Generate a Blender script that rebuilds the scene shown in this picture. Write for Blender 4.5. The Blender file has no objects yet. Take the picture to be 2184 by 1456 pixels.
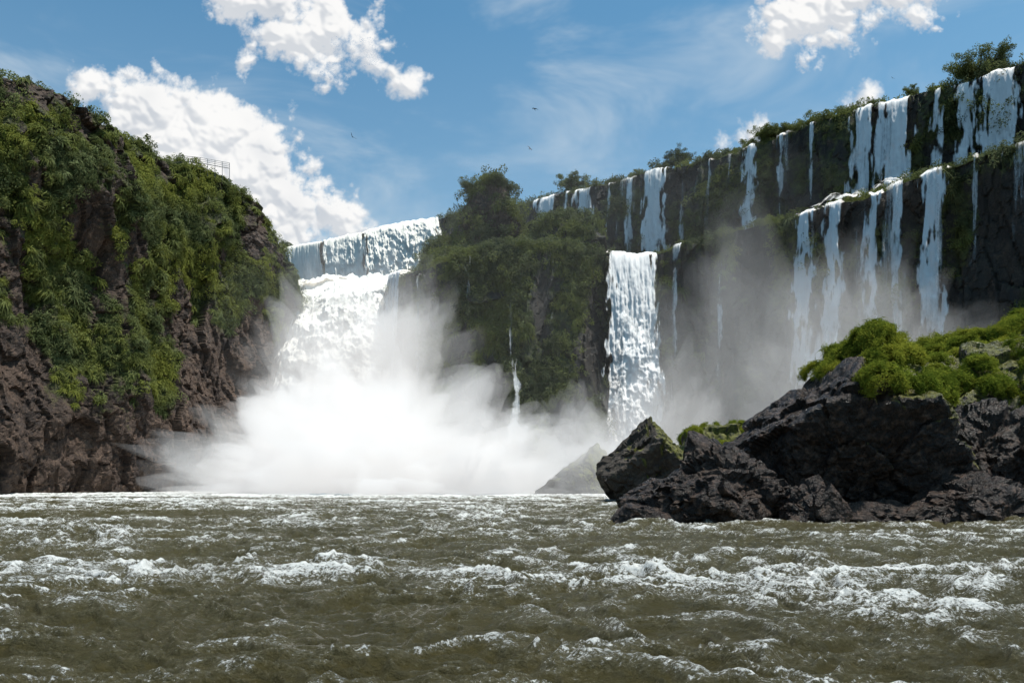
import bpy, bmesh, math, random
import numpy as np
from mathutils import Vector, Quaternion
S = bpy.context.scene
S.view_settings.view_transform='Standard'; S.view_settings.look='None'; S.view_settings.exposure=0
rng=np.random.default_rng(7); random.seed(7)
# ---------------------------------------------------------------- noise
perm=rng.permutation(256).astype(np.int32)
G=rng.normal(size=(256,3)).astype(np.float32); G/=np.linalg.norm(G,axis=1)[:,None]
R=rng.random((256,3)).astype(np.float32)
def hsh(i,j,k): return perm[(perm[(perm[i&255]+j)&255]+k)&255]
def pn(P,seed=0):
    P=P.astype(np.float32)+np.float32(seed*13.37+500.0)
    I=np.floor(P).astype(np.int32); F=P-I
    U=F*F*F*(F*(F*6-15)+10)
    out=np.zeros(len(P),np.float32)
    for dx in (0,1):
        wx=U[:,0] if dx else 1-U[:,0]
        for dy in (0,1):
            wy=U[:,1] if dy else 1-U[:,1]
            for dz in (0,1):
                wz=U[:,2] if dz else 1-U[:,2]
                g=G[hsh(I[:,0]+dx,I[:,1]+dy,I[:,2]+dz)]
                out+=wx*wy*wz*((F[:,0]-dx)*g[:,0]+(F[:,1]-dy)*g[:,1]+(F[:,2]-dz)*g[:,2])
    return out*1.6
def fbm(P,o=4,seed=0,gain=.5):
    a=1.;s=0;t=0
    for k in range(o):
        s=s+a*pn(P*(2.03**k),seed+k*3.1);t+=a;a*=gain
    return s/t*1.3
def worley(P,seed=0):
    P=P.astype(np.float32)+np.float32(seed*7.7+300)
    C=np.floor(P).astype(np.int32)
    b1=np.full(len(P),9.,np.float32);b2=b1.copy();V=np.zeros_like(P);ID=np.zeros(len(P),np.int32)
    for dx in (-1,0,1):
        for dy in (-1,0,1):
            for dz in (-1,0,1):
                c=C+np.array([dx,dy,dz],np.int32); h=hsh(c[:,0],c[:,1],c[:,2])
                v=P-(c+R[h]); d=(v*v).sum(1)
                n=d<b1
                b2=np.where(n,b1,np.minimum(b2,d)); b1=np.where(n,d,b1)
                V[n]=v[n]; ID[n]=h[n]
    return np.sqrt(b1),np.sqrt(b2),V,ID
def facets(P,seed=0,slope=.9,step=.5):
    f1,f2,V,ID=worley(P,seed)
    g=G[(ID*7+3)&255]; r=R[(ID*5+1)&255,0]
    crack=np.clip((f2-f1)/.07,0,1)
    return (r-.5)*step+(V*g).sum(1)*slope-(1-crack)*.15
def sstep(a,b,x):
    t=np.clip((x-a)/(b-a),0,1); return t*t*(3-2*t)
# ---------------------------------------------------------------- mesh utils
def mesh_from(name,V,Fq,smooth=True):
    me=bpy.data.meshes.new(name); V=np.asarray(V,np.float32); Fq=np.asarray(Fq,np.int32)
    me.vertices.add(len(V)); me.vertices.foreach_set('co',V.ravel())
    k=Fq.shape[1]
    me.loops.add(Fq.size); me.loops.foreach_set('vertex_index',Fq.ravel())
    me.polygons.add(len(Fq)); me.polygons.foreach_set('loop_start',np.arange(0,Fq.size,k,dtype=np.int32))
    me.update(calc_edges=True)
    me.polygons.foreach_set('use_smooth',np.full(len(Fq),smooth)); me.update()
    return me
def add(name,me,mat=None,parent=None):
    o=bpy.data.objects.new(name,me); S.collection.objects.link(o)
    if mat: me.materials.append(mat)
    if parent: o.parent=parent
    return o
def grid_faces(nr,nc):
    i=np.arange(nr-1)[:,None]*nc+np.arange(nc-1)[None,:]
    i=i.ravel(); return np.stack([i,i+1,i+nc+1,i+nc],1)
def attr(me,name,arr):
    a=me.attributes.new(name,'FLOAT','POINT'); a.data.foreach_set('value',np.asarray(arr,np.float32))
def vnormals(me):
    n=np.empty(len(me.vertices)*3,np.float32); me.vertices.foreach_get('normal',n); return n.reshape(-1,3)
# ---------------------------------------------------------------- node helper
class N:
    def __init__(s,tree): s.t=tree; s.t.nodes.clear()
    def new(s,ty,ins={},**props):
        n=s.t.nodes.new(ty)
        for k,v in props.items(): setattr(n,k,v)
        for k,v in ins.items():
            sock=n.inputs[k]
            if isinstance(v,bpy.types.NodeSocket): s.t.links.new(v,sock)
            else: sock.default_value=v
        return n
    def m(s,op,a,b=0.,c=0.,clamp=False):
        n=s.t.nodes.new('ShaderNodeMath'); n.operation=op; n.use_clamp=clamp
        for i,v in enumerate((a,b,c)):
            if isinstance(v,bpy.types.NodeSocket): s.t.links.new(v,n.inputs[i])
            else: n.inputs[i].default_value=v
        return n.outputs[0]
    def vm(s,op,a,b=(0,0,0),out=0):
        n=s.t.nodes.new('ShaderNodeVectorMath'); n.operation=op
        for i,v in enumerate((a,b)):
            if isinstance(v,bpy.types.NodeSocket): s.t.links.new(v,n.inputs[i])
            else: n.inputs[i].default_value=v
        return n.outputs[out]
    def mr(s,v,a,b,c=0.,d=1.,ss=False):
        n=s.new('ShaderNodeMapRange',{0:v,1:a,2:b,3:c,4:d}); n.clamp=True
        if ss: n.interpolation_type='SMOOTHSTEP'
        return n.outputs[0]
    def mix(s,f,a,b):
        n=s.t.nodes.new('ShaderNodeMix'); n.data_type='RGBA'
        for i,v in ((0,f),(6,a),(7,b)):
            if isinstance(v,bpy.types.NodeSocket): s.t.links.new(v,n.inputs[i])
            else: n.inputs[i].default_value=v if i==0 else (*v,1)
        return n.outputs[2]
    def noise(s,vec,scale,detail=4,rough=.55,dist=0):
        return s.new('ShaderNodeTexNoise',{'Vector':vec,'Scale':scale,'Detail':detail,'Roughness':rough,'Distortion':dist}).outputs[0]
    def at(s,name): return s.new('ShaderNodeAttribute',attribute_name=name).outputs['Fac']
def newmat(name):
    m=bpy.data.materials.new(name); m.use_nodes=True; n=N(m.node_tree)
    out=n.new('ShaderNodeOutputMaterial'); return m,n,out
# ---------------------------------------------------------------- materials
def rock_mat(name,c1,c2,c3,rough=.75,wet=0.,bumpd=.25,sc=1.,mossc=(.085,.09,.02),spec=.35):
    m,n,out=newmat(name)
    pos=n.new('ShaderNodeNewGeometry').outputs['Position']
    a=n.noise(pos,.25*sc,6,.65); b=n.noise(pos,1.6*sc,6,.7); c=n.noise(pos,7*sc,4,.7)
    col=n.mix(n.mr(a,.38,.62),c1,c2); col=n.mix(n.mr(b,.5,.68),col,c3)
    col=n.mix(n.mr(c,.42,.62,0,.6),col,(c1[0]*.3,c1[1]*.3,c1[2]*.3))
    moss=n.at('veg')
    gcol=n.mix(n.mr(n.noise(pos,1.8*sc,6,.7),.35,.65),(.014,.018,.006),mossc)
    mf=n.mr(n.m('ADD',moss,n.m('MULTIPLY',n.m('SUBTRACT',b,.5),1.4)),.35,.65)
    col=n.mix(mf,col,gcol)
    h=n.m('ADD',n.m('MULTIPLY',b,.7),n.m('MULTIPLY',c,.35))
    bump=n.new('ShaderNodeBump',{'Height':h,'Strength':.9,'Distance':bumpd}).outputs[0]
    rg=n.mr(b,.35,.65,rough-wet,rough)
    p=n.new('ShaderNodeBsdfPrincipled',{'Base Color':col,'Roughness':rg,'Normal':bump,'Specular IOR Level':spec})
    n.t.links.new(p.outputs[0],out.inputs[0]); return m
M_rockL=rock_mat('cliff_rock',(.036,.023,.018),(.092,.056,.038),(.19,.125,.088),.8,.25,.5,.8)
M_rockR=rock_mat('wet_cliff_rock',(.018,.017,.016),(.040,.034,.029),(.080,.063,.050),.75,.2,.5,.7,(.080,.092,.028))
M_bould=rock_mat('wet_basalt',(.012,.0075,.006),(.034,.020,.014),(.15,.092,.064),.45,.27,.25,1.6,(.18,.165,.025),.32)
def leaf_mat(name,c1,c2,c3,tr=.3,pn_=.12):
    m,n,out=newmat(name)
    r=n.new('ShaderNodeObjectInfo').outputs['Random']
    pos=n.new('ShaderNodeNewGeometry').outputs['Position']
    a=n.noise(pos,pn_,3,.6)
    col=n.mix(r,c1,c2); col=n.mix(n.mr(a,.42,.62),col,c3)
    d=n.new('ShaderNodeBsdfDiffuse',{'Color':col})
    t=n.new('ShaderNodeBsdfTranslucent',{'Color':col})
    x=n.new('ShaderNodeMixShader',{0:tr,1:d.outputs[0],2:t.outputs[0]})
    n.t.links.new(x.outputs[0],out.inputs[0]); return m
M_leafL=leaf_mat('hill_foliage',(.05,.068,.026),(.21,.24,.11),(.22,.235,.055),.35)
M_leafR=leaf_mat('dull_foliage',(.045,.060,.030),(.16,.18,.095),(.17,.19,.06),.35)  # darker, duller greens than the hill foliage
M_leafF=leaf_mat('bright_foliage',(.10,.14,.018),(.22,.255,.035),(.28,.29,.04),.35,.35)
def fall_mat(name,col,k=4.,sy=1.,lo=.70,bd=.4):
    m,n,out=newmat(name)
    uv=n.new('ShaderNodeUVMap').outputs[0]
    sx=n.new('ShaderNodeSeparateXYZ',{0:uv})
    def st(a,b): return n.new('ShaderNodeCombineXYZ',{0:n.m('MULTIPLY',sx.outputs[0],a),1:n.m('MULTIPLY',sx.outputs[1],b),2:0.}).outputs[0]
    n1=n.noise(st(1.0,.05*sy),1.,4,.62,.2); n2=n.noise(st(5.5,.22*sy),1.,5,.75,.3); n3=n.noise(st(4.,1.3*min(sy,1.5)),1.,6,.8,.4)
    nn=n.m('ADD',n.m('ADD',n.m('MULTIPLY',n1,.38),n.m('MULTIPLY',n2,.34)),n.m('MULTIPLY',n3,.28))
    a=n.m('ADD',n.m('MULTIPLY',n.m('SUBTRACT',n.m('ADD',nn,n.at('cover')),1.),k),.5,clamp=True)
    bump=n.new('ShaderNodeBump',{'Height':nn,'Strength':1.,'Distance':bd}).outputs[0]
    # spray scatters light in every direction: bias the shading normal upwards
    nr=n.vm('NORMALIZE',n.vm('ADD',n.vm('MULTIPLY',bump,(.60,.60,.60)),(.1,0,1.)))
    cc=n.mix(n.mr(nn,.38,.53),(col[0]*lo,col[1]*(lo+.005),col[2]*(lo+.01)),col)
    d=n.new('ShaderNodeBsdfDiffuse',{'Color':cc,'Normal':nr}); t=n.new('ShaderNodeBsdfTranslucent',{'Color':cc})
    x=n.new('ShaderNodeMixShader',{0:.10,1:d.outputs[0],2:t.outputs[0]})
    tr=n.new('ShaderNodeBsdfTransparent')
    y=n.new('ShaderNodeMixShader',{0:a,1:tr.outputs[0],2:x.outputs[0]})
    n.t.links.new(y.outputs[0],out.inputs[0]); return m
M_fall=fall_mat('falling_water',(.92,.915,.905),3.4,1.,.80)
M_cream=fall_mat('silty_falling_water',(.91,.885,.81),2.8,1.,.78)
M_churn=fall_mat('churning_water',(.92,.90,.84),2.4,3.5,.74)
def simple(name,col,rough=.6,metal=0.):
    m,n,out=newmat(name); pos=n.new('ShaderNodeNewGeometry').outputs['Position']
    c=n.mix(n.noise(pos,6,4),col,tuple(x*.6 for x in col))
    p=n.new('ShaderNodeBsdfPrincipled',{'Base Color':c,'Roughness':rough,'Metallic':metal})
    n.t.links.new(p.outputs[0],out.inputs[0]); return m
M_metal=simple('railing_metal',(.16,.17,.18),.5,.6); M_bird=simple('bird_feathers',(.02,.02,.022),.7); M_bark=simple('bark',(.10,.075,.05),.9)
# ---------------------------------------------------------------- vegetation prototypes
def blades(n,L,W,droop,seed,up=.25,rad=.15,seg=3):
    r=np.random.default_rng(seed)
    d=r.normal(size=(n,3)); d[:,2]=np.abs(d[:,2])+up; d/=np.linalg.norm(d,axis=1)[:,None]
    base=r.normal(size=(n,3))*rad; base[:,2]=np.abs(base[:,2])*.7
    l=L*r.uniform(.6,1.15,n); side=np.cross(d,r.normal(size=(n,3))); side/=np.linalg.norm(side,axis=1)[:,None]
    F=[]
    w=[.55,1,.75,.1]
    vs=np.zeros((n,(seg+1)*2,3))
    for k in range(seg+1):
        t=k/seg; p=base+d*(l*t)[:,None]; p[:,2]-=droop*l*t*t
        vs[:,2*k]=p-side*W*w[k]/2; vs[:,2*k+1]=p+side*W*w[k]/2
    b=np.arange(n)*(seg+1)*2
    for k in range(seg): F.append(np.stack([b+2*k,b+2*k+1,b+2*k+3,b+2*k+2],1))
    return vs.reshape(-1,3),np.concatenate(F)
def leafblob(n,seed,size=.16,rx=1.,rz=.7,lobes=7):
    r=np.random.default_rng(seed)
    lc=r.normal(size=(lobes,3))*[.5*rx,.5*rx,.3*rz]; lc[:,2]+=rz*.55; lr=r.uniform(.3,.55,lobes)*rx
    i=r.integers(0,lobes,n); d=r.normal(size=(n,3)); d/=np.linalg.norm(d,axis=1)[:,None]
    p=lc[i]+d*(lr[i]*r.uniform(.7,1.1,n))[:,None]
    a=r.normal(size=(n,3)); a/=np.linalg.norm(a,axis=1)[:,None]; b=np.cross(a,d+.3*r.normal(size=(n,3))); b/=np.linalg.norm(b,axis=1)[:,None]
    s=size*r.uniform(.6,1.3,n)[:,None]
    vs=np.stack([p-a*s,p-b*s*.5,p+a*s,p+b*s*.5],1).reshape(-1,3)
    k=np.arange(n)*4; return vs,np.stack([k,k+1,k+2,k+3],1)
def protoset(cname,specs,mat):
    c=bpy.data.collections.new(cname)
    for i,(V,F) in enumerate(specs):
        me=mesh_from(cname+'_part',V,F,False); me.materials.append(mat)
        o=bpy.data.objects.new(f'{cname}_{i:02d}',me); c.objects.link(o)
    return c
C_L=protoset('hill_tuft',[blades(120,1.0,.11,.75,1),blades(100,1.2,.12,1.0,2),blades(130,.8,.10,.6,3),blades(110,1.0,.11,.85,6),leafblob(300,5,.12,1.1,.9)],M_leafL)
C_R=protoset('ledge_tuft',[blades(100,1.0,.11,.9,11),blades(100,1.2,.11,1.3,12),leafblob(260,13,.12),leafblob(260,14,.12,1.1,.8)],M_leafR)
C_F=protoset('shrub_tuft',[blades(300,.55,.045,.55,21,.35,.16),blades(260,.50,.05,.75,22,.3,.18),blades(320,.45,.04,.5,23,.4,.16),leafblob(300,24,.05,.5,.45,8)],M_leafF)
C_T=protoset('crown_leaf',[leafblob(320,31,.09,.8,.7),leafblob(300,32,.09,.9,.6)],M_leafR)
def scatter(name,P,A,sc,coll,seed=0,parent=None):
    n=len(P); r=np.random.default_rng(seed); rot=np.zeros((n,3),np.float32)
    for i in range(n):
        q=Vector(A[i]).to_track_quat('Z','Y')@Quaternion((0,0,1),r.uniform(0,6.283)); rot[i]=q.to_euler()
    me=bpy.data.meshes.new(name); me.vertices.add(n); me.vertices.foreach_set('co',np.asarray(P,np.float32).ravel())
    a=me.attributes.new('rot','FLOAT_VECTOR','POINT'); a.data.foreach_set('vector',rot.ravel())
    attr(me,'scl',sc); a=me.attributes.new('idx','INT','POINT'); a.data.foreach_set('value',r.integers(0,len(coll.objects),n).astype(np.int32))
    o=add(name,me,None,parent)
    ng=bpy.data.node_groups.new(name+'_scatter','GeometryNodeTree')
    ng.interface.new_socket('Geometry',in_out='INPUT',socket_type='NodeSocketGeometry'); ng.interface.new_socket('Geometry',in_out='OUTPUT',socket_type='NodeSocketGeometry')
    gi=ng.nodes.new('NodeGroupInput'); go=ng.nodes.new('NodeGroupOutput')
    ci=ng.nodes.new('GeometryNodeCollectionInfo'); ci.inputs[0].default_value=coll; ci.inputs['Separate Children'].default_value=True; ci.inputs['Reset Children'].default_value=True
    ip=ng.nodes.new('GeometryNodeInstanceOnPoints'); ip.inputs['Pick Instance'].default_value=True
    def na(nm,ty):
        x=ng.nodes.new('GeometryNodeInputNamedAttribute'); x.data_type=ty; x.inputs[0].default_value=nm; return x.outputs[0]
    L=ng.links.new
    L(gi.outputs[0],ip.inputs['Points']); L(ci.outputs[0],ip.inputs['Instance']); L(na('idx','INT'),ip.inputs['Instance Index'])
    L(na('rot','FLOAT_VECTOR'),ip.inputs['Rotation']); L(na('scl','FLOAT'),ip.inputs['Scale']); L(ip.outputs[0],go.inputs[0])
    md=o.modifiers.new('scatter','NODES'); md.node_group=ng
    return o
def pick(V,NV,w,count,seed):
    r=np.random.default_rng(seed); w=np.clip(w,0,None).astype(np.float64); nz=int((w>0).sum()); w/=w.sum()
    return r.choice(len(V),size=min(count,nz),replace=False,p=w)
# ---------------------------------------------------------------- cliffs
def resample(pts,step,sm=6):
    pts=np.array(pts,float); d=np.r_[0,np.cumsum(np.linalg.norm(np.diff(pts[:,:2],axis=0),axis=1))]
    n=int(d[-1]/step); s=np.linspace(0,d[-1],n); Q=np.stack([np.interp(s,d,pts[:,k]) for k in range(pts.shape[1])],1)
    k=max(3,int(sm/step)|1); w=np.hanning(k+2)[1:-1]; w/=w.sum()
    Qp=np.pad(Q,((k//2,k//2),(0,0)),mode='reflect',reflect_type='odd')
    return np.stack([np.convolve(Qp[:,c],w,'valid') for c in range(Q.shape[1])],1)
def cliff(name,pts,step,nv,prof,disp,cap,mat,vegf,zn=1.2):
    Q=resample(pts,step); nu=len(Q)
    T=np.gradient(Q[:,:2],axis=0); k=max(5,int(8/step)|1); w=np.ones(k)/k
    T=np.stack([np.convolve(np.pad(T[:,c],k//2,mode='edge'),w,'valid') for c in (0,1)],1)
    T/=np.linalg.norm(T,axis=1)[:,None]; Nn=np.stack([T[:,1],-T[:,0]],1)
    zj=fbm(np.stack([Q[:,0]*.12,Q[:,1]*.12,Q[:,0]*0],1),4,5)*zn
    rows=[];vv=[];cb=[]
    for v in np.linspace(0,1,nv):
        off=prof(v,Q); z=Q[:,3]+(Q[:,2]+zj-Q[:,3])*v
        rows.append(np.column_stack([Q[:,0]+Nn[:,0]*off,Q[:,1]+Nn[:,1]*off,z])); vv.append(np.full(nu,v)); cb.append(np.zeros(nu))
    ncap=int(len(cap)); o1=prof(1.,Q)
    for (b,dz) in cap:
        rows.append(np.column_stack([Q[:,0]+Nn[:,0]*(o1-b),Q[:,1]+Nn[:,1]*(o1-b),Q[:,2]+zj+dz])); vv.append(np.ones(nu)); cb.append(np.full(nu,b))
    P=np.concatenate(rows); v=np.concatenate(vv); b=np.concatenate(cb)
    NN=np.tile(Nn,(nv+ncap,1)); NN=np.column_stack([NN,np.zeros(len(P))])
    d=disp(P,v)
    fade=np.clip(1-b/3,0,1)
    P=P+NN*(d*fade)[:,None]
    P[:,2]+=np.clip(b/3,0,1)*fbm(P*[.1,.1,.1],5,9)*1.2
    me=mesh_from(name,P,grid_faces(nv+ncap,nu),False); NV=vnormals(me)
    if (NV[:,:2]*NN[:,:2]).sum()<0: me.flip_normals(); NV=-NV
    veg=vegf(P,NV,v,b); attr(me,'veg',np.clip(veg,0,1)); add(name,me,mat)
    return P,NV,v,b,veg
capd=[(.3,.1),(.7,.2),(1.2,.3),(2,.4),(3,.5),(4,.6),(5.5,.7),(7,.7),(9,.8),(12,.8),(16,1),(22,1),(30,1),(45,1),(80,1),(160,1),(400,0)]
Lpts=[(-150,40,60,-2),(-100,78,60,-2),(-73,107,59.5,-2),(-68,116,59.,-2),(-63,126,57.8,-2),(-58.5,139,58.4,-2),(-51.,149,59.,-2),(-48.0,156,57,-2),(-46.6,162,50,-2),(-48.,171,47,-2),(-58,192,58,-2),(-70,214,62,-2)]
def profL(v,Q): return 3.*(1-v)**1.2-3.5*sstep(.78,1.,v) + 1.3*math.sin(v*9)
def dispL(P,v):
    big=fbm(P*[.045,.045,.022],4,1)*7
    w=fbm(P*.12,3,8)[:,None]*.35
    a=facets(P*[.20,.20,.075]+w,2,.75,.9)*2.0
    b=facets(P*[.55,.55,.26]+w,4,.7,.8)*1.0
    c=facets(P*[1.3,1.3,.9],5,.6,.7)*.38
    return big+a+b+c+fbm(P*.6,4,6)*.35
def vegL(P,N_,v,b):
    z=P[:,2]; bound=15+17*sstep(-66,-50,P[:,0])*sstep(120,145,P[:,1])-4*sstep(150,160,P[:,1])
    m=sstep(-6,8,z-bound+fbm(P*[.07,.07,.05],4,12)*14)
    n=fbm(P*[.17,.17,.11],4,14)
    return m*(.74+n*1.7+.3*N_[:,2])+(b>0)*1.
PL,NL,vL,bL,gL=cliff('cliff',Lpts,.24,290,profL,dispL,capd,M_rockL,vegL,1.6)
Upts=[(-90,216,60,44),(-62,209,61.5,44),(-50,203,62,44),(-38,196,61.5,44),(-18,186,62,44),(-8,186,64,44),(2,185,65,42),(20,172,65.7,42),(38,160,65.3,42),(53,148,67,42),(65.6,138,67.8,42),(74.4,132,67.3,44),(81.6,127,67.9,45),(95,117,68,45),(140,85,68,45)]
def profU(v,Q): return 2.0*(1-v)-.3
def dispU(P,v):
    return fbm(P*[.06,.06,.03],3,21)*3*(1-.5*v)+facets(P*[.3,.3,.09],22,.7,.8)*1.5*(1-.45*v)+facets(P*[.8,.8,.4],23,.7,.5)*.45
def vegU(P,N_,v,b):
    return .36+fbm(P*[.12,.12,.08],4,24)*1.4+.7*np.clip(N_[:,2],0,1)+.35*(1-v)+(b>1)*.6
PU,NU,vU,bU,gU=cliff('cliff',Upts,.26,110,profU,dispU,capd,M_rockR,vegU,.8)
Wpts=[(-66,176,45,-2),(-50,171,45,-2),(-47,173,44.5,-2),(-46,176,45,-2),(-27,176,45,-2),(-25,165,43.5,-2),(-17,154,42.8,-2),(-8,148,44,-2),(4,146.5,45.,-2),(13,147.5,44.6,-2),(17.5,150,44.6,-2),(27.6,150,44.2,-2),(35,146,45.6,-2),(48.6,136,47,-2),(58.4,126,47.3,-2),(65.3,121,49.3,-2),(73.9,115,50.8,-2),(90,103,51,-2),(140,66,51,-2)]
def profW(v,Q): return 4.5*(1-v)**2-.5+ (1-v)*.5
def dispW(P,v):
    return fbm(P*[.07,.07,.02],4,31)*4.0*(1-.75*sstep(.8,1,v))+facets(P*[.22,.22,.07],32,.8,.8)*2.*(1-.6*v)+facets(P*[.7,.7,.35],33,.7,.5)*.6
def vegW(P,N_,v,b):
    xx=P[:,0]; cen=sstep(-24,-14,xx)*(1-sstep(16,20,xx))
    m=.34+.28*cen*sstep(.25,.75,v)-.5*(1-sstep(-30,-20,xx))
    return m+fbm(P*[.14,.14,.06],4,34)*1.35+.5*np.clip(N_[:,2],0,1)+.45*cen*sstep(.7,1,v)+(b>1.5)*.6*(xx>-25)
capW=[(.3,.1),(.7,.15),(1.2,.2),(2,.3),(3,.4),(4,.6),(5,.8),(6,1.0),(7,1.2),(8.5,1.5),(10,1.8),(12,2.2),(14,2.5),(17,2.8),(20,3),(26,3),(40,3)]
PW,NW,vW,bW,gW=cliff('cliff',Wpts,.26,230,profW,dispW,capW,M_rockR,vegW,.9)
def planes_rock(name,c,rad,seed,mat,sub=6,extra=[],nseed=16,dsc=.35,damp=.5,sharp=22,mossf=None,yaw=0.):
    bm=bmesh.new(); bmesh.ops.create_icosphere(bm,subdivisions=sub,radius=1); me=bpy.data.meshes.new(name); bm.to_mesh(me); bm.free()
    n=len(me.vertices); V=np.empty(n*3,np.float32); me.vertices.foreach_get('co',V); D=V.reshape(-1,3)
    r=np.random.default_rng(seed); pl=r.normal(size=(nseed,3)); pl/=np.linalg.norm(pl,axis=1)[:,None]; h=r.uniform(.72,1.0,nseed)
    if extra:
        e=np.array(extra,float); en=e[:,:3]/np.linalg.norm(e[:,:3],axis=1)[:,None]; pl=np.vstack([pl,en]); h=np.r_[h,e[:,3]]
    q=np.clip(D@pl.T,1e-3,None)/h
    s=(q**sharp).sum(1)**(1/sharp); P=D/s[:,None]
    P=P*np.array(rad); W=P+np.array(c)
    nn=P/np.linalg.norm(P,axis=1)[:,None]
    w=fbm(W*dsc*.8,3,seed+4)[:,None]*.3
    d=facets(W*dsc+w,seed+1,.85,.6)*damp+facets(W*dsc*2.7+w,seed+2,.85,.6)*damp*.45+facets(W*dsc*6.5,seed+3,.7,.6)*damp*.18+fbm(W*dsc*2,4,seed)*damp*.35
    W=W+nn*d[:,None]
    me.vertices.foreach_set('co',W.astype(np.float32).ravel()); me.update()
    me.polygons.foreach_set('use_smooth',np.zeros(len(me.polygons),bool)); me.update()
    NV=vnormals(me); g=mossf(W,NV) if mossf else np.zeros(n); attr(me,'veg',np.clip(g,0,1)); add(name,me,mat); return W,NV,g
def mossT(W,NV): return .25+.6*np.clip(NV[:,2],0,1)+fbm(W*.2,4,3)*.9
HUMP=[planes_rock('rock_outcrop',(-4.6,164,51),(8,6,13.5),41,M_rockL,6,extra=[(-1,-.2,.1,.76),(1,-.2,.15,.76),(0,0,1,.93),(0,-1,.1,.75)],dsc=.2,damp=1.4,mossf=mossT),
 planes_rock('rock_outcrop',(-13.5,170,47),(5,5,7.5),42,M_rockR,5,dsc=.2,damp=1.,mossf=mossT),
 planes_rock('rock_outcrop',(10.5,159,47.5),(9,6,8.5),43,M_rockR,6,dsc=.2,damp=1.,mossf=mossT),
 planes_rock('rock_outcrop',(-2,163,45.),(15,9,3.8),44,M_rockR,6,dsc=.2,damp=1.,mossf=mossT)]
def axis(NV,up=.7):
    A=NV*.8+np.array([0,0,up]); return A/np.linalg.norm(A,axis=1)[:,None]
def size(n,lo,hi,seed):
    r=np.random.default_rng(seed); return lo+(hi-lo)*r.random(n)**1.8
i=pick(PL,NL,np.where((gL>.5)&(PL[:,1]>60)&(bL<14),np.clip(gL,0,1.2)**1.5,0),13000,1)
scatter('hillside_vegetation',PL[i],axis(NL[i]),size(len(i),.6,1.6,2),C_L,3)
i=pick(PU,NU,np.where((gU>.62)&(bU<10),gU**2*np.where(bU>0,2,1),0),4600,4)
i=i[~((PU[i,0]<-17))]
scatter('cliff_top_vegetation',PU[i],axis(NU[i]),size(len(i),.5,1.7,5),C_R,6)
xw=PW[:,0]; inf=((xw>17)&(xw<28.5))|((xw<-24))
i=pick(PW,NW,np.where((gW>.52)&~inf&(bW<22),gW**2*np.where(bW>0,1.8,1),0),9000,7)
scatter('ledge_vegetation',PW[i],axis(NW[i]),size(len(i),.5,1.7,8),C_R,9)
Ph=np.concatenate([h[0] for h in HUMP]);Nh=np.concatenate([h[1] for h in HUMP]);gh=np.concatenate([h[2] for h in HUMP])
i=pick(Ph,Nh,np.where((gh>.42)&(Nh[:,2]>-.2),gh,0),2300,10)
scatter('bluff_vegetation',Ph[i],axis(Nh[i]),size(len(i),.7,1.8,11),C_R,12)
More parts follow.
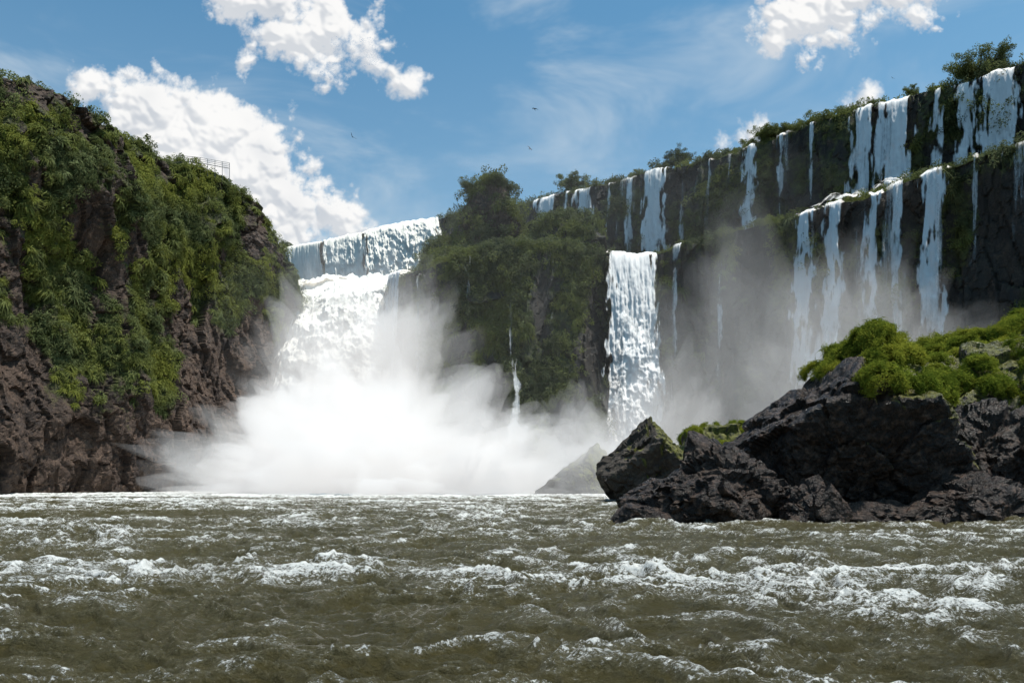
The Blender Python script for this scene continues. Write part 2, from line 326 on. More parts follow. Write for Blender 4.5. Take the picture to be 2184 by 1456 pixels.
# ---------------------------------------------------------------- waterfalls
def fall(lip,out,zbot,throw,spread,cover,seed,mat=None,rough=.5,front=.9,pw=.5,name='waterfall',fadebot=.15,top=True,iso=0.):
    lip=np.array(lip,float); d=np.r_[0,np.cumsum(np.linalg.norm(np.diff(lip,axis=0),axis=1))]; Wd=d[-1]
    H=lip[:,2].mean()-zbot; nu=max(12,min(300,int(Wd/.13))); nv=max(30,min(280,int(H/.2)))
    s=np.linspace(0,Wd,nu); Lp=np.stack([np.interp(s,d,lip[:,k]) for k in range(3)],1)
    lz=pn(np.column_stack([s*.5,s*0+seed,s*0]),3)*.3+pn(np.column_stack([s*1.7,s*0+seed,s*0]),4)*.2; Lp[:,2]+=lz
    T=lip[-1]-lip[0]; T[2]=0; T/=np.linalg.norm(T); o=np.array([out[0],out[1],0.]); o/=np.linalg.norm(o)
    u=np.linspace(0,1,nu); rows=[];UV=[];CV=[]
    pre=[(-3.,.12),(-2.,.11),(-1.2,.05),(-.6,-.05),(-.25,-.2)]
    tot=len(pre)+nv
    for (b,dz) in pre: rows.append(Lp+o*(b+front)+[0,0,dz]); UV.append(np.column_stack([s,np.full(nu,b)])); CV.append(np.full(nu,0.))
    for v in np.linspace(0,1,nv):
        P=Lp+o*(front+throw*v**pw)+T*((u-.5)[:,None]*spread*v); P[:,2]=Lp[:,2]-.4-(Lp[:,2]-.4-zbot)*v
        rows.append(P); UV.append(np.column_stack([s,np.full(nu,v*H)])); CV.append(np.full(nu,v))
    P=np.concatenate(rows); UV=np.concatenate(UV); v=np.concatenate(CV)
    q=np.column_stack([UV[:,0]*.8,UV[:,1]*.10,np.full(len(P),seed*3.3)]); q2=np.column_stack([UV[:,0]*1.6,UV[:,1]*.7,np.full(len(P),seed*1.3)])
    q3=np.column_stack([UV[:,0]*.28,UV[:,1]*.20,np.full(len(P),seed*1.9)])
    dd=(fbm(q,5,seed,.62)*rough*.8*(1-.75*iso)+fbm(q2,4,seed+5,.6)*rough*.45*(.15+v))*(.25+np.sqrt(v))
    if iso: dd=dd+fbm(q3,6,seed+11,.58)*iso*2.4*sstep(0,.12,v)
    P=P+o*dd[:,None]+T*(fbm(q*.7+9,3,seed)*.3*v)[:,None]
    uu=np.tile(u,tot); e=np.minimum(uu,1-uu)*Wd; ew=min(2.2,Wd*.45)
    qe=np.column_stack([UV[:,0]*1.2,UV[:,1]*.22,np.full(len(P),seed*2.3)])
    ed=sstep(0,ew,e+fbm(qe,4,seed+8)*ew*1.1)
    qc=np.column_stack([UV[:,0]*.5,UV[:,1]*.03,np.full(len(P),seed*.9)])
    cv=cover*(.5+.5*ed)-.35*(1-ed)-fadebot*v*v+fbm(qc,4,seed+2)*.32*min(1,(1.15-cover)*3)
    if not top: cv=cv-.5*(1-sstep(0,.35,v+fbm(qe,3,seed+4)*.15))
    me=mesh_from(name,P,grid_faces(tot,nu)); attr(me,'cover',cv)
    uvl=me.uv_layers.new(name='UVMap'); li=np.empty(len(me.loops),np.int32); me.loops.foreach_get('vertex_index',li)
    uvl.data.foreach_set('uv',(UV[li]+[seed*7.1,0]).astype(np.float32).ravel())
    NV=vnormals(me)
    if (NV[:,:2]*o[:2]).sum()<0: me.flip_normals()
    return add(name,me,mat or M_fall)
def on(path,xa,xb,n=10,dz=.25):
    p=np.array(path,float); x=np.linspace(xa,xb,n); z=np.interp(x,p[:,0],p[:,2])
    y=np.interp(x,p[:,0],p[:,1]); zj=fbm(np.stack([x*.12,y*.12,x*0],1),4,5)*.8
    return np.stack([x,y,z+dz+zj],1)
oR=(-.59,-.8)
for k,(a,b,zb,c,th) in enumerate([(5.2,11.5,52,.74,1.5),(12,13.4,50,.6,1.),(13.8,19.2,50,.66,1.5),(20.7,22.3,48,.62,1.2),(24.5,26.5,47,.62,1.2),(28.0,33,45,.80,2),(34.7,36,48,.50,1),(39.,40.2,50,.46,1.),(44.6,47.8,48,.76,1.5),(50.2,51.6,50,.54,1.),(54.6,55.8,50,.48,1.),(59.8,64.2,49,.74,2),(63.4,69.2,49,.74,2),(70.7,72.6,50,.64,1.5),(73.2,77,49,.72,2),(76.2,81.4,49,.82,2),(22,34,50,.24,1.2),(36,60,50,.23,1.2),(83,92,50,.8,2)]):
    fall(on(Upts,a,b),oR if a>3 else (-.4,-.9),zb,th,min(1.5,(b-a)*.25),c,50+k,rough=.4)
def slope_sheet(p0,p1,p2,p3,cover,seed,mat,rough=.6,nu=90,nv=90,name='waterfall'):
    p0,p1,p2,p3=[np.array(p,float) for p in (p0,p1,p2,p3)]
    u,v=np.meshgrid(np.linspace(0,1,nu),np.linspace(0,1,nv)); u=u.ravel()[:,None];v=v.ravel()[:,None]
    P=(p0*(1-u)+p1*u)*(1-v)+(p3*(1-u)+p2*u)*v
    P[:,2]+=fbm(P*[.22,.22,.0]+seed,6,seed,.5)*rough
    me=mesh_from(name,P,grid_faces(nv,nu)); w=np.linalg.norm(p1-p0);l=np.linalg.norm(p3-p0)
    e=np.minimum(u,1-u)[:,0]; attr(me,'cover',cover-.5*(1-sstep(0,.15,e+fbm(P*.3,3,4)*.1))+fbm(P*.25,4,seed+3)*.5*(1-cover))
    uvl=me.uv_layers.new(name='UVMap'); li=np.empty(len(me.loops),np.int32); me.loops.foreach_get('vertex_index',li)
    uvl.data.foreach_set('uv',np.column_stack([u*w,v*l*2.5])[li].astype(np.float32).ravel())
    if vnormals(me)[:,2].sum()<0: me.flip_normals()
    add(name,me,mat)
slope_sheet((60,139,53.2),(68,133,53.),(57.5,126.4,47.6),(49,135.2,47.4),.36,71,M_fall,2.2)
for k,(a,b,zb,c,th,sp,ro) in enumerate([(17.2,27.8,3,.80,3,3.5,.7),(48.2,51.6,3,.76,2.5,3.,.7),(51.5,55,3,.72,3,2.,.7),(47.8,67,6,.30,2.2,1,.6),(56.4,59.2,5,.70,2,1.4,.6),(59.5,61.5,6,.58,2,1,.5),(62.4,66.4,6,.70,2,1.5,.6),(68.4,69.6,8,.46,2,1,.5),(71,76,8,.30,2,1,.5),(30.5,32,12,.42,2,1,.5),(38,39,12,.36,2,1,.5)]):
    fall(on(Wpts,a,b),(0,-1) if b<28 else oR,zb,th,sp,c,80+k,rough=ro,front=1.4)
fall([(18.,147.6,36.5),(22,147.3,38),(26.8,147.6,37.)],(0,-1),1,3.8,3.6,.72,97,rough=.8,front=1.6,fadebot=.2,top=False,iso=.3)
fall([(49.,132.9,30),(54.6,128.9,30)],oR,2,4.,4,.72,98,rough=.8,front=1.6,fadebot=.2,top=False,iso=.3)
fall([(-18.,153,41),(-16.6,152.6,41)],(-.2,-1),14,1.5,.6,.58,101,rough=.2,front=1.8)
fall([(-.9,146.3,43),(.6,146.3,43)],(0,-1),22,1.2,.3,.42,102,rough=.2,front=2.4)
fall([(-9,148.3,43),(-7,148,43)],(0,-1),16,1.2,.3,.40,106,rough=.2,front=2.)
fall([(6,146.8,43),(8,146.8,43)],(0,-1),16,1.2,.3,.36,107,rough=.2,front=2.)
fall([(-1.5,143.4,27),(.3,143.4,27.)],(.3,-1),3,4.5,5,.60,103,rough=.3,front=2.,top=False)
fall([(-25.2,168,45),(-20.5,159.5,43.8)],(-.6,-.8),22,2,1,.60,104,rough=.4,front=1.6)
fall([(-49.5,168,44.8),(-46.0,172,45.4)],(.6,-.8),24,2.5,1,.66,105,rough=.4,front=1.6)
oB=(.35,-.94)
fall([(-60,207.2,61.6),(-55,204.8,61.9),(-47.2,200.6,61.7)],oB,46,1.8,.5,.80,110,M_cream,.5)
fall([(-48.5,201.3,61.9),(-42.5,198,62),(-36.0,194.5,62.2)],oB,45,4,1,.96,111,M_cream,.7,iso=.25)
fall([(-36.9,194.9,62.2),(-30,191.3,62.8),(-24,188.5,62.9),(-17.6,185.6,62.8)],oB,44,7,1.5,1.05,112,M_cream,.9,iso=.45)
slope_sheet((-63,204,49.6),(-14,182,50.),(-21.5,174.5,44.8),(-46.5,173.5,45.3),1.0,113,M_churn,3.0,300,140)
fall([(-47.,176,46.2),(-43,175.4,45.2),(-38,174.8,46.4),(-33,174.6,45.4),(-28,175,46.5),(-23,175.5,45.3)],(.03,-1),-1,16,12,1.03,114,M_churn,1.6,front=.4,pw=.72,fadebot=0,iso=1.)
fall([(-45.5,170,41),(-38,168.5,42.5),(-31,169,41.5),(-24,172,40.5)],(.05,-1),-1,16,14,.90,115,M_churn,1.6,front=1.5,pw=.66,fadebot=0,top=False,iso=1.1)
# ---------------------------------------------------------------- talus and boulders
def mossB(W,NV):
    return .75*sstep(.45,.9,NV[:,2])*sstep(-.15,.3,fbm(W*.25,3,5)+.15)
def mossBig(W,NV):
    d=(W[:,0]-22); n=fbm(W*.5,4,8)
    return sstep(.1,.5,NV[:,2])*sstep(-2.5,.5,d)*sstep(4.5,6.5,W[:,2]+n*2)+.9*sstep(.25,.6,NV[:,0])*sstep(.0,.4,NV[:,2])+.55*sstep(.1,.4,n)*sstep(3.5,6,W[:,2])*sstep(-3,1,d)
def mossY(W,NV): return sstep(.0,.5,NV[:,0]+NV[:,2]*.6+fbm(W*.4,3,2)*.5)
B=planes_rock('boulder',(21.0,49.5,2.6),(9.0,6.8,9.2),201,M_bould,7,extra=[(-.60,-.05,.80,.62),(.82,-.15,.5,.62),(-.05,-.88,-.48,.54),(0,-.5,.86,.84),(-.85,-.5,-.1,.8)],nseed=5,dsc=.28,damp=.8,sharp=34,mossf=mossBig)
C=planes_rock('boulder',(34,58,4),(9.5,8,8.6),202,M_bould,7,extra=[(0,-.9,-.3,.66)],dsc=.28,damp=1.,mossf=mossBig)
D_=planes_rock('boulder',(42,68,4.5),(14.5,10,12.5),203,M_bould,6,dsc=.25,damp=1.4,mossf=lambda W,NV:sstep(.0,.5,NV[:,2]))
planes_rock('boulder',(10.0,43.5,.6),(4.1,3,2.6),204,M_bould,6,extra=[(-.5,-.1,.85,.72)],dsc=.5,damp=.6)
planes_rock('boulder',(12.2,44.8,1.4),(2.9,2.5,3.),205,M_bould,6,dsc=.5,damp=.6)
planes_rock('boulder',(7.4,42.6,0.),(2.,1.6,1.2),206,M_bould,5,dsc=.6,damp=.3)
planes_rock('boulder',(15.8,42.2,.5),(1.9,1.5,1.7),207,M_bould,6,dsc=.6,damp=.4)
planes_rock('boulder',(25.,43.5,.3),(3.6,2.4,2.6),208,M_bould,6,extra=[(-.5,-.2,.8,.6)],dsc=.5,damp=.5)
planes_rock('boulder',(28.5,47,2.4),(4.,3,4.8),209,M_bould,6,extra=[(-.5,-.5,.7,.7)],dsc=.45,damp=.6)
planes_rock('boulder',(31,45.5,.6),(4,3,3.4),210,M_bould,6,dsc=.45,damp=.5)
planes_rock('boulder',(20.5,44.5,-.1),(3,1.6,.9),215,M_bould,5,dsc=.6,damp=.3)
M_moss=rock_mat('mossy_boulder_rock',(.045,.034,.027),(.08,.06,.045),(.12,.10,.07),.8,.2,.25,1.2,(.17,.16,.03))
planes_rock('boulder',(13.8,79,3),(4.8,4,5.5),211,M_moss,6,extra=[(-.6,-.2,.75,.68),(.7,-.2,.7,.68)],nseed=8,dsc=.4,damp=.6,mossf=mossY)
planes_rock('boulder',(10.5,112,.8),(4.5,4,5.2),212,M_moss,6,dsc=.3,damp=.8,mossf=mossY)
planes_rock('boulder',(12.3,72,.2),(1.5,1.4,1.4),213,M_bould,5,dsc=.6,damp=.25)
E=planes_rock('boulder',(24,92,2),(8,7,6.5),214,M_moss,6,dsc=.25,damp=.9,mossf=lambda W,NV:sstep(.1,.5,NV[:,2]))
planes_rock('boulder',(21,66,1),(6,5,4),216,M_bould,6,dsc=.35,damp=.6,mossf=mossB)
gx,gy=np.meshgrid(np.linspace(14,120,240),np.linspace(46,150,230)); gx=gx.ravel();gy=gy.ravel()
q=np.column_stack([gx,gy,gx*0]); edge=(gx-20-.15*(gy-50))
zz=-1.2+sstep(0,40,edge)*7+fbm(q*.08,5,61)*3*sstep(0,15,edge)+facets(q*.3,62,.8,.6)*.9*sstep(-4,8,edge)
me=mesh_from('river_bank',np.column_stack([gx,gy,zz]),grid_faces(230,240),False); nb=vnormals(me)
if nb[:,2].sum()<0: me.flip_normals(); nb=-nb
gb=.4+fbm(q*.12,4,64)*1.; attr(me,'veg',np.clip(gb,0,1)); add('river_bank',me,M_bould)
def mounds(W,NV,w,nm,rlo,rhi,seed,dens=26,sc=(.6,1.15),name='shrub',gap=.62):
    r=np.random.default_rng(seed); idx=pick(W,NV,w,nm*14,seed); C_=[];Rr=[]
    for j in idx:
        rad=rlo+(rhi-rlo)*r.random()**1.3
        if all(np.linalg.norm(W[j]-c)>gap*(rad+q_) for c,q_ in zip(C_,Rr)): C_.append(W[j]);Rr.append(rad)
        if len(C_)>=nm: break
    P=[];A=[]
    for c,rad in zip(C_,Rr):
        k=int(dens*rad*rad)+6; d=r.normal(size=(k,3)); d[:,2]=np.abs(d[:,2])*1.1-.25; d/=np.linalg.norm(d,axis=1)[:,None]
        rr=rad*(.82+.35*fbm(d*1.6+c,3,seed))
        P.append(c+d*rr[:,None]*[1,1,.85]-[0,0,rad*.1]); A.append(d+[0,0,.25])
    P=np.concatenate(P);A=np.concatenate(A); A/=np.linalg.norm(A,axis=1)[:,None]
    return scatter(name,P,A,r.uniform(sc[0],sc[1],len(P)),C_F,seed)
W,NV,g=B
mounds(W,NV,np.where((NV[:,2]>.1)&(W[:,2]>6.6)&(W[:,0]>19.8)&(W[:,0]<26.5),1,0),30,.5,1.7,301)
W,NV,g=C; n=fbm(W*.3,3,72); mounds(W,NV,np.where((NV[:,2]>.15)&(W[:,2]>6.4)&(n>-.3),1,0),50,.6,1.9,302)
W,NV,g=D_; n=fbm(W*.25,3,73); mounds(W,NV,np.where((NV[:,2]>.0)&(W[:,2]>6)&(W[:,1]<74)&(n>-.5),1,0),90,1.,2.8,303,20,(.7,1.3))
W,NV,g=E; mounds(W,NV,np.where((NV[:,2]>.2)&(W[:,2]>3.),1,0),22,.7,1.8,304,18)
i=pick(q,nb,np.where((zz>1.5)&(gb>.4),1,0),900,305); Pb=np.column_stack([gx,gy,zz]); scatter('bank_vegetation',Pb[i],axis(nb[i]),size(len(i),.8,1.8,306),C_R,307)
# ---------------------------------------------------------------- trees on the rim
def tree(loc,h,w,seed):
    r=random.Random(seed); bm=bmesh.new(); tips=[]
    def limb(a,b,ra,rb):
        a=Vector(a);b=Vector(b); q=(b-a).to_track_quat('Z','Y'); k=6
        r1=[bm.verts.new(a+q@Vector((math.cos(t*math.tau/k)*ra,math.sin(t*math.tau/k)*ra,0))) for t in range(k)]
        r2=[bm.verts.new(b+q@Vector((math.cos(t*math.tau/k)*rb,math.sin(t*math.tau/k)*rb,0))) for t in range(k)]
        for t in range(k): bm.faces.new((r1[t],r1[(t+1)%k],r2[(t+1)%k],r2[t]))
    top=Vector((r.uniform(-.2,.2),0,h*.35)); limb((0,0,-.8),top,.06*h,.04*h)
    for k in range(10):
        an=k*2.4+r.uniform(-.4,.4); rr=w*.5*r.uniform(.3,1); e=Vector((math.cos(an)*rr,math.sin(an)*rr,h*r.uniform(.45,.95)))
        md=top.lerp(e,.5)+Vector((0,0,-.05*h)); limb(top,md,.03*h,.02*h); limb(md,e,.02*h,.006*h); tips+= [e,md.lerp(e,.3),md]
    me=bpy.data.meshes.new('tree'); bm.to_mesh(me); bm.free(); o=add('tree',me,M_bark); o.location=loc
    P=[]
    for e in tips:
        for _ in range(3): P.append((e.x+r.gauss(0,.08*w),e.y+r.gauss(0,.08*w),e.z+r.gauss(0,.08*h)-.08*h))
    scatter('crown',np.array(P),np.tile([0,0,1.],(len(P),1))+np.random.default_rng(seed).normal(size=(len(P),3))*.3,np.array([r.uniform(.10,.2)*w for _ in P]),C_T,seed,o)
for k,(x,y,z,h,w) in enumerate([(13.5,180,66,4.2,6.2),(34.5,166,66,4.5,5.5),(31,167,65.5,2.5,4),(78.5,134,68.2,4.4,9.),(69.8,139,68.,2.6,2.8),(27,171,65.5,2.2,3.6),(54,152,67.2,2.8,5),(51,154,67.,2.8,6),(47.5,157,66.,2.6,5),(61,146,67.5,2.6,4),(44,159,65.6,2,4),(40,162,65.2,2.6,4.5),(-60,212,62.,2.6,4),(57,149,67,3,5),(49,153,66.5,2.5,5),(64,143,67.5,2.2,4),(22,174,65.5,1.8,4),(17,178,65.5,1.8,4),(-8,163,60.3,2.2,5.5),(-4.5,162,60.8,2.4,6),(-1.5,163,60.3,2.2,5.5)]):
    tree((x,y,z),h,w,400+k)
# ---------------------------------------------------------------- viewing platform railing
bm=bmesh.new()
def bar(a,b,t):
    a=Vector(a);b=Vector(b);q=(b-a).to_track_quat('Z','Y');k=6
    r1=[bm.verts.new(a+q@Vector((math.cos(i*math.tau/k)*t,math.sin(i*math.tau/k)*t,0))) for i in range(k)]
    r2=[bm.verts.new(b+q@Vector((math.cos(i*math.tau/k)*t,math.sin(i*math.tau/k)*t,0))) for i in range(k)]
    for i in range(k): bm.faces.new((r1[i],r1[(i+1)%k],r2[(i+1)%k],r2[i]))
    bm.faces.new(r1);bm.faces.new(r2)
rp=[Vector((-61.5,146,0)),Vector((-57.5,147,0)),Vector((-53,149.5,0))]; zb=60.2
for a,b in zip(rp[:-1],rp[1:]):
    n=max(2,int((b-a).length/1.2))
    for k in range(n+1):
        p=a.lerp(b,k/n); bar((p.x,p.y,zb-2.5),(p.x,p.y,zb+1.0),.05)
    for hh in (.35,.68,1.0): bar((a.x,a.y,zb+hh),(b.x,b.y,zb+hh),.045)
    bar((a.x,a.y,zb),(b.x,b.y,zb),.09)
me=bpy.data.meshes.new('railing'); bm.to_mesh(me); bm.free(); add('viewing_platform_railing',me,M_metal)
# ---------------------------------------------------------------- birds
def bird(loc,yaw,roll,s,up):
    bm=bmesh.new(); rings=[(-.5,.01,.01),(-.35,.05,.04),(-.1,.10,.09),(.15,.11,.10),(.3,.07,.07),(.38,.065,.065),(.45,.04,.04),(.52,.008,.008)]
    pr=None
    for (y,rx,rz) in rings:
        r=[bm.verts.new((math.cos(t*math.tau/8)*rx,y,math.sin(t*math.tau/8)*rz)) for t in range(8)]
        if pr:
            for t in range(8): bm.faces.new((pr[t],pr[(t+1)%8],r[(t+1)%8],r[t]))
        pr=r
    for sg in (-1,1):
        top=[(0,.22,.03),(.35,.36,.03+up*.3),(.75,.25,.03+up*.75),(1.25,-.25,.02+up)]
        bot=[(0,-.10,.03),(.35,.02,.03+up*.3),(.7,-.02,.03+up*.7),(1.2,-.3,.02+up)]
        for dz in (0,.025):
            a=[bm.verts.new((sg*x,y,z+dz)) for x,y,z in top]; b=[bm.verts.new((sg*x,y,z+dz)) for x,y,z in bot]
            for k in range(3): bm.faces.new((a[k],a[k+1],b[k+1],b[k]))
        t=[bm.verts.new(v) for v in ((0,-.35,.01),(sg*.05,-.38,.01),(sg*.2,-.8,.01),(sg*.05,-.55,.01))]; bm.faces.new(t)
    me=bpy.data.meshes.new('bird'); bm.to_mesh(me); bm.free(); o=add('bird',me,M_bird); o.location=loc; o.scale=(s,)*3; o.rotation_euler=(math.radians(25),roll,yaw)
bird((-12,60,28),.9,.5,.26,.45); bird((1.7,60,30.1),2.4,-.4,.26,.1); bird((1.35,60,27.1),-.7,.8,.24,.3); bird((43,90,47.4),.3,.3,.22,.2)
# ---------------------------------------------------------------- river
rows,cols=1100,950
yy=5.5*np.exp(np.linspace(0,math.log(210/5.5),rows)); tt=np.linspace(-.78,.78,cols)
X=(yy[:,None]*tt[None,:]).ravel(); Y=np.repeat(yy,cols)
q=np.column_stack([X,Y,np.zeros_like(X)]).astype(np.float32)
wx=fbm(q*[.2,.2,0],4,81); wy=fbm(q*[.2,.2,0]+40,4,82)
q2=q+np.column_stack([wx*2.2,wy*2.2,wx*0])
sw=fbm(q*[.10,.17,0],3,83)
def ridge(p,s): return (1-np.abs(pn(p,s)))**2.2
r1=ridge(q2*[.26,.42,0],84); r2=ridge(q2*[.6,.95,0]+5,85); r3=ridge(q2*[1.5,2.1,0],86); r4=pn(q*[4,5.5,0],87); r5=pn(q*[9,11,0],88)
patch=fbm(q*[.09,.13,0]+3,4,89)
ch=np.clip(.85+.7*patch,.3,1.6)
fadeH=1/(1+np.maximum(Y-60,0)/60)
Z=(sw*.32+ch*(r1-.5)*.38+ch*(r2-.5)*.25+(r3-.5)*.13+r4*.038+r5*.014)
Z=Z*fadeH
strk=fbm(q2*[.9,1.6,0]+7,5,90,.6)
lace=(1-np.abs(fbm(q2*[.9,1.5,0]+11,5,95,.55))*3.2); lace=np.clip(lace,-.6,1)
foam=.68*(r1**3-.35)+.80*(r2**2-.45)+.40*(r3**2-.4)+strk*.7+patch*.95+lace*.34-.26
foam+=sstep(40,90,Y)*.42+.14*(1-sstep(9,18,Y))
near=np.exp(-((X-18)**2/160+(Y-43)**2/10))*.35+np.exp(-((X-7)**2/10+(Y-43)**2/8))*.35
foam+=near+sstep(85,105,Y)*.6
me=mesh_from('river',np.column_stack([X,Y,Z]),grid_faces(rows,cols)); attr(me,'foam',foam)
if vnormals(me)[:,2].sum()<0: me.flip_normals()
m,n,out=newmat('river_water')
pos=n.new('ShaderNodeNewGeometry').outputs['Position']; f=n.at('foam')
sp=n.vm('MULTIPLY',pos,(1,1.5,1))
fn=n.noise(sp,3.2,8,.72,1.2); fv=n.noise(sp,16,5,.75,.5); big=n.noise(pos,.12,3,.5)
fa=n.m('ADD',n.m('MULTIPLY',n.m('SUBTRACT',fn,.5),3.2),n.m('ADD',f,n.m('MULTIPLY',n.m('SUBTRACT',fv,.5),4.2)))
ff=n.mr(fa,.36,.90,0,.92,True); soft=n.mr(fa,-.6,.9,0,.48,True)
wc=n.mix(big,(.046,.037,.012),(.078,.065,.026)); wc=n.mix(soft,wc,(.23,.21,.14))
b=n.new('ShaderNodeBump',{'Height':n.m('ADD',n.noise(sp,5,7,.72),n.m('MULTIPLY',ff,.2)),'Strength':1.,'Distance':.15}).outputs[0]
p1=n.new('ShaderNodeBsdfPrincipled',{'Base Color':wc,'Roughness':.09,'IOR':1.33,'Normal':b})
p2=n.new('ShaderNodeBsdfPrincipled',{'Base Color':(.82,.815,.78,1),'Roughness':.6,'Normal':b})
x=n.new('ShaderNodeMixShader',{0:ff,1:p1.outputs[0],2:p2.outputs[0]}); n.t.links.new(x.outputs[0],out.inputs[0])
M_water=m; riv=add('river',me,m)
sv=[(-900,-900,-1.1),(900,-900,-1.1),(900,900,-1.1),(-900,900,-1.1)]
me=mesh_from('deep_water',sv,[[0,1,2,3]],False); attr(me,'foam',[-.4]*4); add('deep_water',me,M_water,riv)
# ---------------------------------------------------------------- mist: uniform clouds of spray with billowing outlines
def mist(c,r,den,emis,seed,amp=.25,fr=2.2,col=(.97,.97,.97)):
    m,n,out=newmat('spray_mist')
    a=n.new('ShaderNodeVolumeScatter',{'Color':(*col,1),'Density':den,'Anisotropy':.1}); e=n.new('ShaderNodeEmission',{'Color':(1,.985,.965,1),'Strength':den*emis})  # emission makes the spray glow, standing in for multiple scattering
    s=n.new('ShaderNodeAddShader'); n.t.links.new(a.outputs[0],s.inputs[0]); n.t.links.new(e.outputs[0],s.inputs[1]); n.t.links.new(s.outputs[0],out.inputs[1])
    bm=bmesh.new(); bmesh.ops.create_icosphere(bm,subdivisions=6,radius=1); me=bpy.data.meshes.new('mist'); bm.to_mesh(me); bm.free()
    k=len(me.vertices); V=np.empty(k*3,np.float32); me.vertices.foreach_get('co',V); D=V.reshape(-1,3)
    t=0
    for o in range(5): t=t+np.abs(pn(D*fr*1.9**o,seed+o*2.7))*.58**o
    rr=1+amp*(t-.45)*1.6+amp*.5*fbm(D*1.3,2,seed+9)
    W=D*rr[:,None]*np.array(r)+np.array(c); W[:,2]=np.maximum(W[:,2],-.6+.001*D[:,2])
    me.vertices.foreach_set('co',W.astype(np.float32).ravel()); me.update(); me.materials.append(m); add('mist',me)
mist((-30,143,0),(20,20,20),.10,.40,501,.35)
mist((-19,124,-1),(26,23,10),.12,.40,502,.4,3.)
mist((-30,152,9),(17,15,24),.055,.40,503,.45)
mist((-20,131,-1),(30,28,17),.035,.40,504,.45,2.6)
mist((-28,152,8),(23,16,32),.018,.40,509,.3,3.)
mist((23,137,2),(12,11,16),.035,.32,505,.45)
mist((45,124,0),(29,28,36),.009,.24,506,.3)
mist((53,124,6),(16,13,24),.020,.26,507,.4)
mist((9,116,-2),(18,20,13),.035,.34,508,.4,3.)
mist((18,160,18),(80,42,50),.0008,.25,511,.1)  # broad faint glowing haze, added to lift the dark tones of the far cliffs
# ---------------------------------------------------------------- clouds: part of the sky dome, 2.5 km out
sd=Vector((.33,-.06,.92)).normalized()
el=math.asin(sd.z); az=math.atan2(sd.x,sd.y)
def blur(A,k):
    w=np.hanning(k+2)[1:-1]; w/=w.sum()
    A=np.apply_along_axis(lambda r:np.convolve(np.pad(r,k//2,mode='edge'),w,'valid'),0,A)
    return np.apply_along_axis(lambda r:np.convolve(np.pad(r,k//2,mode='edge'),w,'valid'),1,A)
def clouds(blobs,seed,amp=1.,soft=.020):
    b=np.array([((x-1092)/1700,(1015-y)/1700,r/1700) for x,y,r in blobs]); pad=.09
    x0,x1=(b[:,0]-b[:,2]).min()-pad,(b[:,0]+b[:,2]).max()+pad; y0,y1=(b[:,1]-b[:,2]).min()-pad,(b[:,1]+b[:,2]).max()+pad
    st=1/1250; nx=int((x1-x0)/st); ny=int((y1-y0)/st); ax,ay=np.meshgrid(np.linspace(x0,x1,nx),np.linspace(y0,y1,ny))
    P=np.column_stack([ax.ravel(),ay.ravel(),np.full(nx*ny,seed*.37)])
    w=np.column_stack([fbm(P*9,3,seed),fbm(P*9,3,seed+4)])*.022
    f=np.full(len(P),-1.)
    for cx,cy,r in b:
        d=r-np.hypot(P[:,0]+w[:,0]-cx,P[:,1]+w[:,1]-cy); h=np.clip(.5+.5*(f-d)/.02,0,1); f=np.maximum(d,f)+.02*h*(1-h)
    bs=[np.abs(pn(P*15*1.95**o,seed+7+o*1.7))-.28 for o in range(6)]
    bill=sum(x*.60**o for o,x in enumerate(bs)); bil3=sum(x*.52**o for o,x in enumerate(bs[:4]))
    wisp=fbm(P*34,5,seed+31,.62)
    h=f+(bill*.036+wisp*.024)*amp
    al=sstep(-.006,soft,h)**.8
    hh=np.clip(f+bil3*.03,0,.16)
    H=blur((np.sqrt(hh+.0004)*.20).reshape(ny,nx),15)+blur((bil3*.015).reshape(ny,nx),9)
    gy_,gx_=np.gradient(H,st); nz=1/np.sqrt(1+gx_**2+gy_**2); l=np.array([.35,.70,.62]); l/=np.linalg.norm(l)
    lam=((-gx_*l[0]-gy_*l[1]+l[2])*nz).ravel()
    big=fbm(P*7+3,4,seed+40)
    sh=np.clip(.35+.65*sstep(.0,.80,lam)-.26*sstep(.0,.5,big)*sstep(.01,.05,f),0,1)
    D=np.column_stack([P[:,0],np.ones(len(P)),P[:,1]]); D/=np.linalg.norm(D,axis=1)[:,None]
    V=D*2500+[0,0,2.5]
    F=grid_faces(ny,nx); keep=(al[F].max(1)>.004); F=F[keep]; used=np.unique(F); mp=np.zeros(len(P),np.int64); mp[used]=np.arange(len(used))
    me=mesh_from('cloud',V[used],mp[F]); attr(me,'dens',al[used]); attr(me,'lit',sh[used]); add('cloud',me,M_cloud,SKY)
m,n,out=newmat('cloud')
c=n.mix(n.at('lit'),(.50,.55,.62),(.97,.965,.955))  # sunlit and shaded sides of the clouds baked into the emitted colour
e=n.new('ShaderNodeEmission',{'Color':c,'Strength':1.}); tr=n.new('ShaderNodeBsdfTransparent'); x=n.new('ShaderNodeMixShader',{0:n.at('dens'),1:tr.outputs[0],2:e.outputs[0]})
n.t.links.new(x.outputs[0],out.inputs[0]); M_cloud=m
SKY=bpy.data.objects.new('sky',None); S.collection.objects.link(SKY)
clouds([(215,195,62),(300,205,78),(400,245,95),(480,300,110),(540,355,115),(590,405,100),(640,440,85),(700,460,62),(740,490,42),(620,500,80),(400,330,110),(300,280,80),(520,480,90)],1)
clouds([(505,15,50),(590,25,75),(690,45,95),(760,85,62),(810,98,32),(590,85,60),(555,115,20),(690,130,48),(695,168,20)],2)
clouds([(730,150,18),(780,155,28),(830,172,20),(880,182,28)],3,.8)
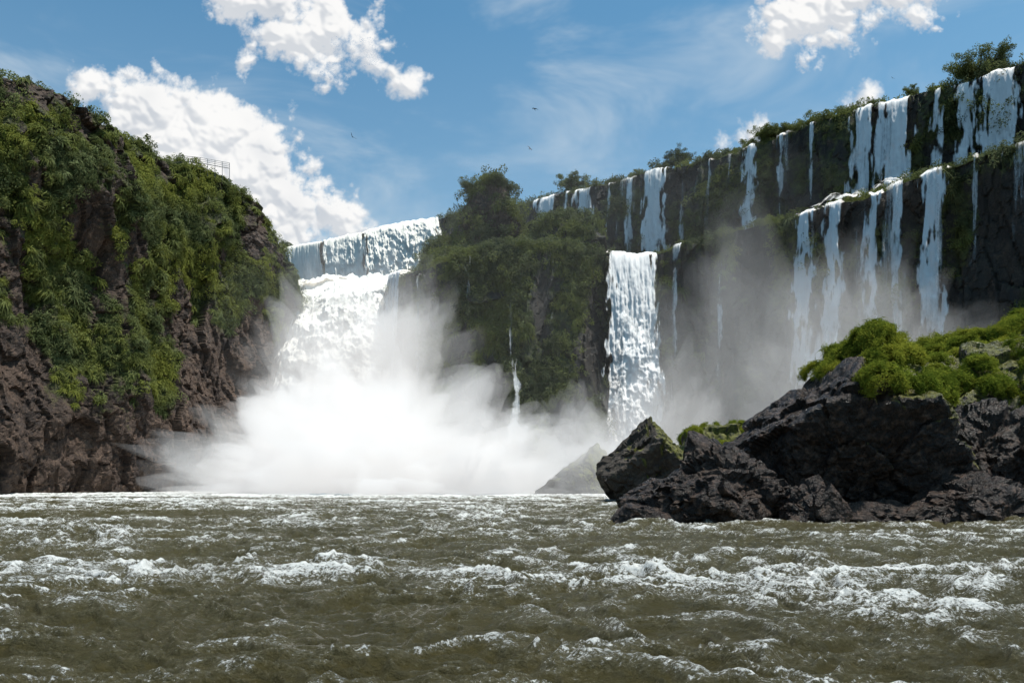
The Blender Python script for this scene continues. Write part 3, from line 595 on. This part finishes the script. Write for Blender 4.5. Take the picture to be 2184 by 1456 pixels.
clouds([(1690,45,75),(1790,15,90),(1890,0,80),(1980,-5,55),(1655,98,34)],4)
clouds([(1535,300,28),(1590,296,42),(1635,294,28),(1590,330,38)],5,.7)
clouds([(1860,228,34),(1855,250,30)],6,.6)
clouds([(2500,80,120),(2620,120,90)],7); clouds([(-400,150,160),(-250,220,90)],8)
# ---------------------------------------------------------------- sun and sky
L=bpy.data.lights.new('sun','SUN'); L.energy=5.0; L.angle=math.radians(.5); L.color=(1,.955,.88)
so=bpy.data.objects.new('sun',L); S.collection.objects.link(so); so.rotation_euler=(-sd).to_track_quat('-Z','Y').to_euler()
Wd=bpy.data.worlds.new('World'); S.world=Wd; Wd.use_nodes=True; n=N(Wd.node_tree); out=n.new('ShaderNodeOutputWorld')
sky=n.new('ShaderNodeTexSky',sky_type='NISHITA',sun_disc=False); sky.sun_elevation=el; sky.sun_rotation=az; sky.dust_density=1.5; sky.ozone_density=2.; sky.air_density=1.
dirv=n.new('ShaderNodeTexCoord').outputs['Generated']
cv=n.vm('MULTIPLY',dirv,(2.2,2.2,6.)); ci=n.noise(cv,1.6,5,.6,.6); cm=n.noise(dirv,1.7,1,.5)
ca=n.m('MULTIPLY',n.mr(ci,.44,.78,0,.62,True),n.mr(cm,.38,.6,.25,1))
sk=n.vm('MULTIPLY',sky.outputs[0],(.084,.140,.143))
sz=n.new('ShaderNodeSeparateXYZ',{0:dirv}).outputs[2]
base=n.mix(n.mr(sz,0.,.5,.48,.0),sk,(.50,.60,.68)); base=n.mix(ca,base,(.64,.73,.80))
bg=n.new('ShaderNodeBackground',{'Color':base,'Strength':1.}); n.t.links.new(bg.outputs[0],out.inputs[0])
# ---------------------------------------------------------------- camera
cam=bpy.data.cameras.new('camera'); co=bpy.data.objects.new('camera',cam); S.collection.objects.link(co); S.camera=co
cam.sensor_width=36; cam.lens=28.02; cam.shift_y=.1314; cam.clip_end=4000; cam.clip_start=.1
co.location=(0,0,2.5); co.rotation_euler=(math.pi/2,0,0)
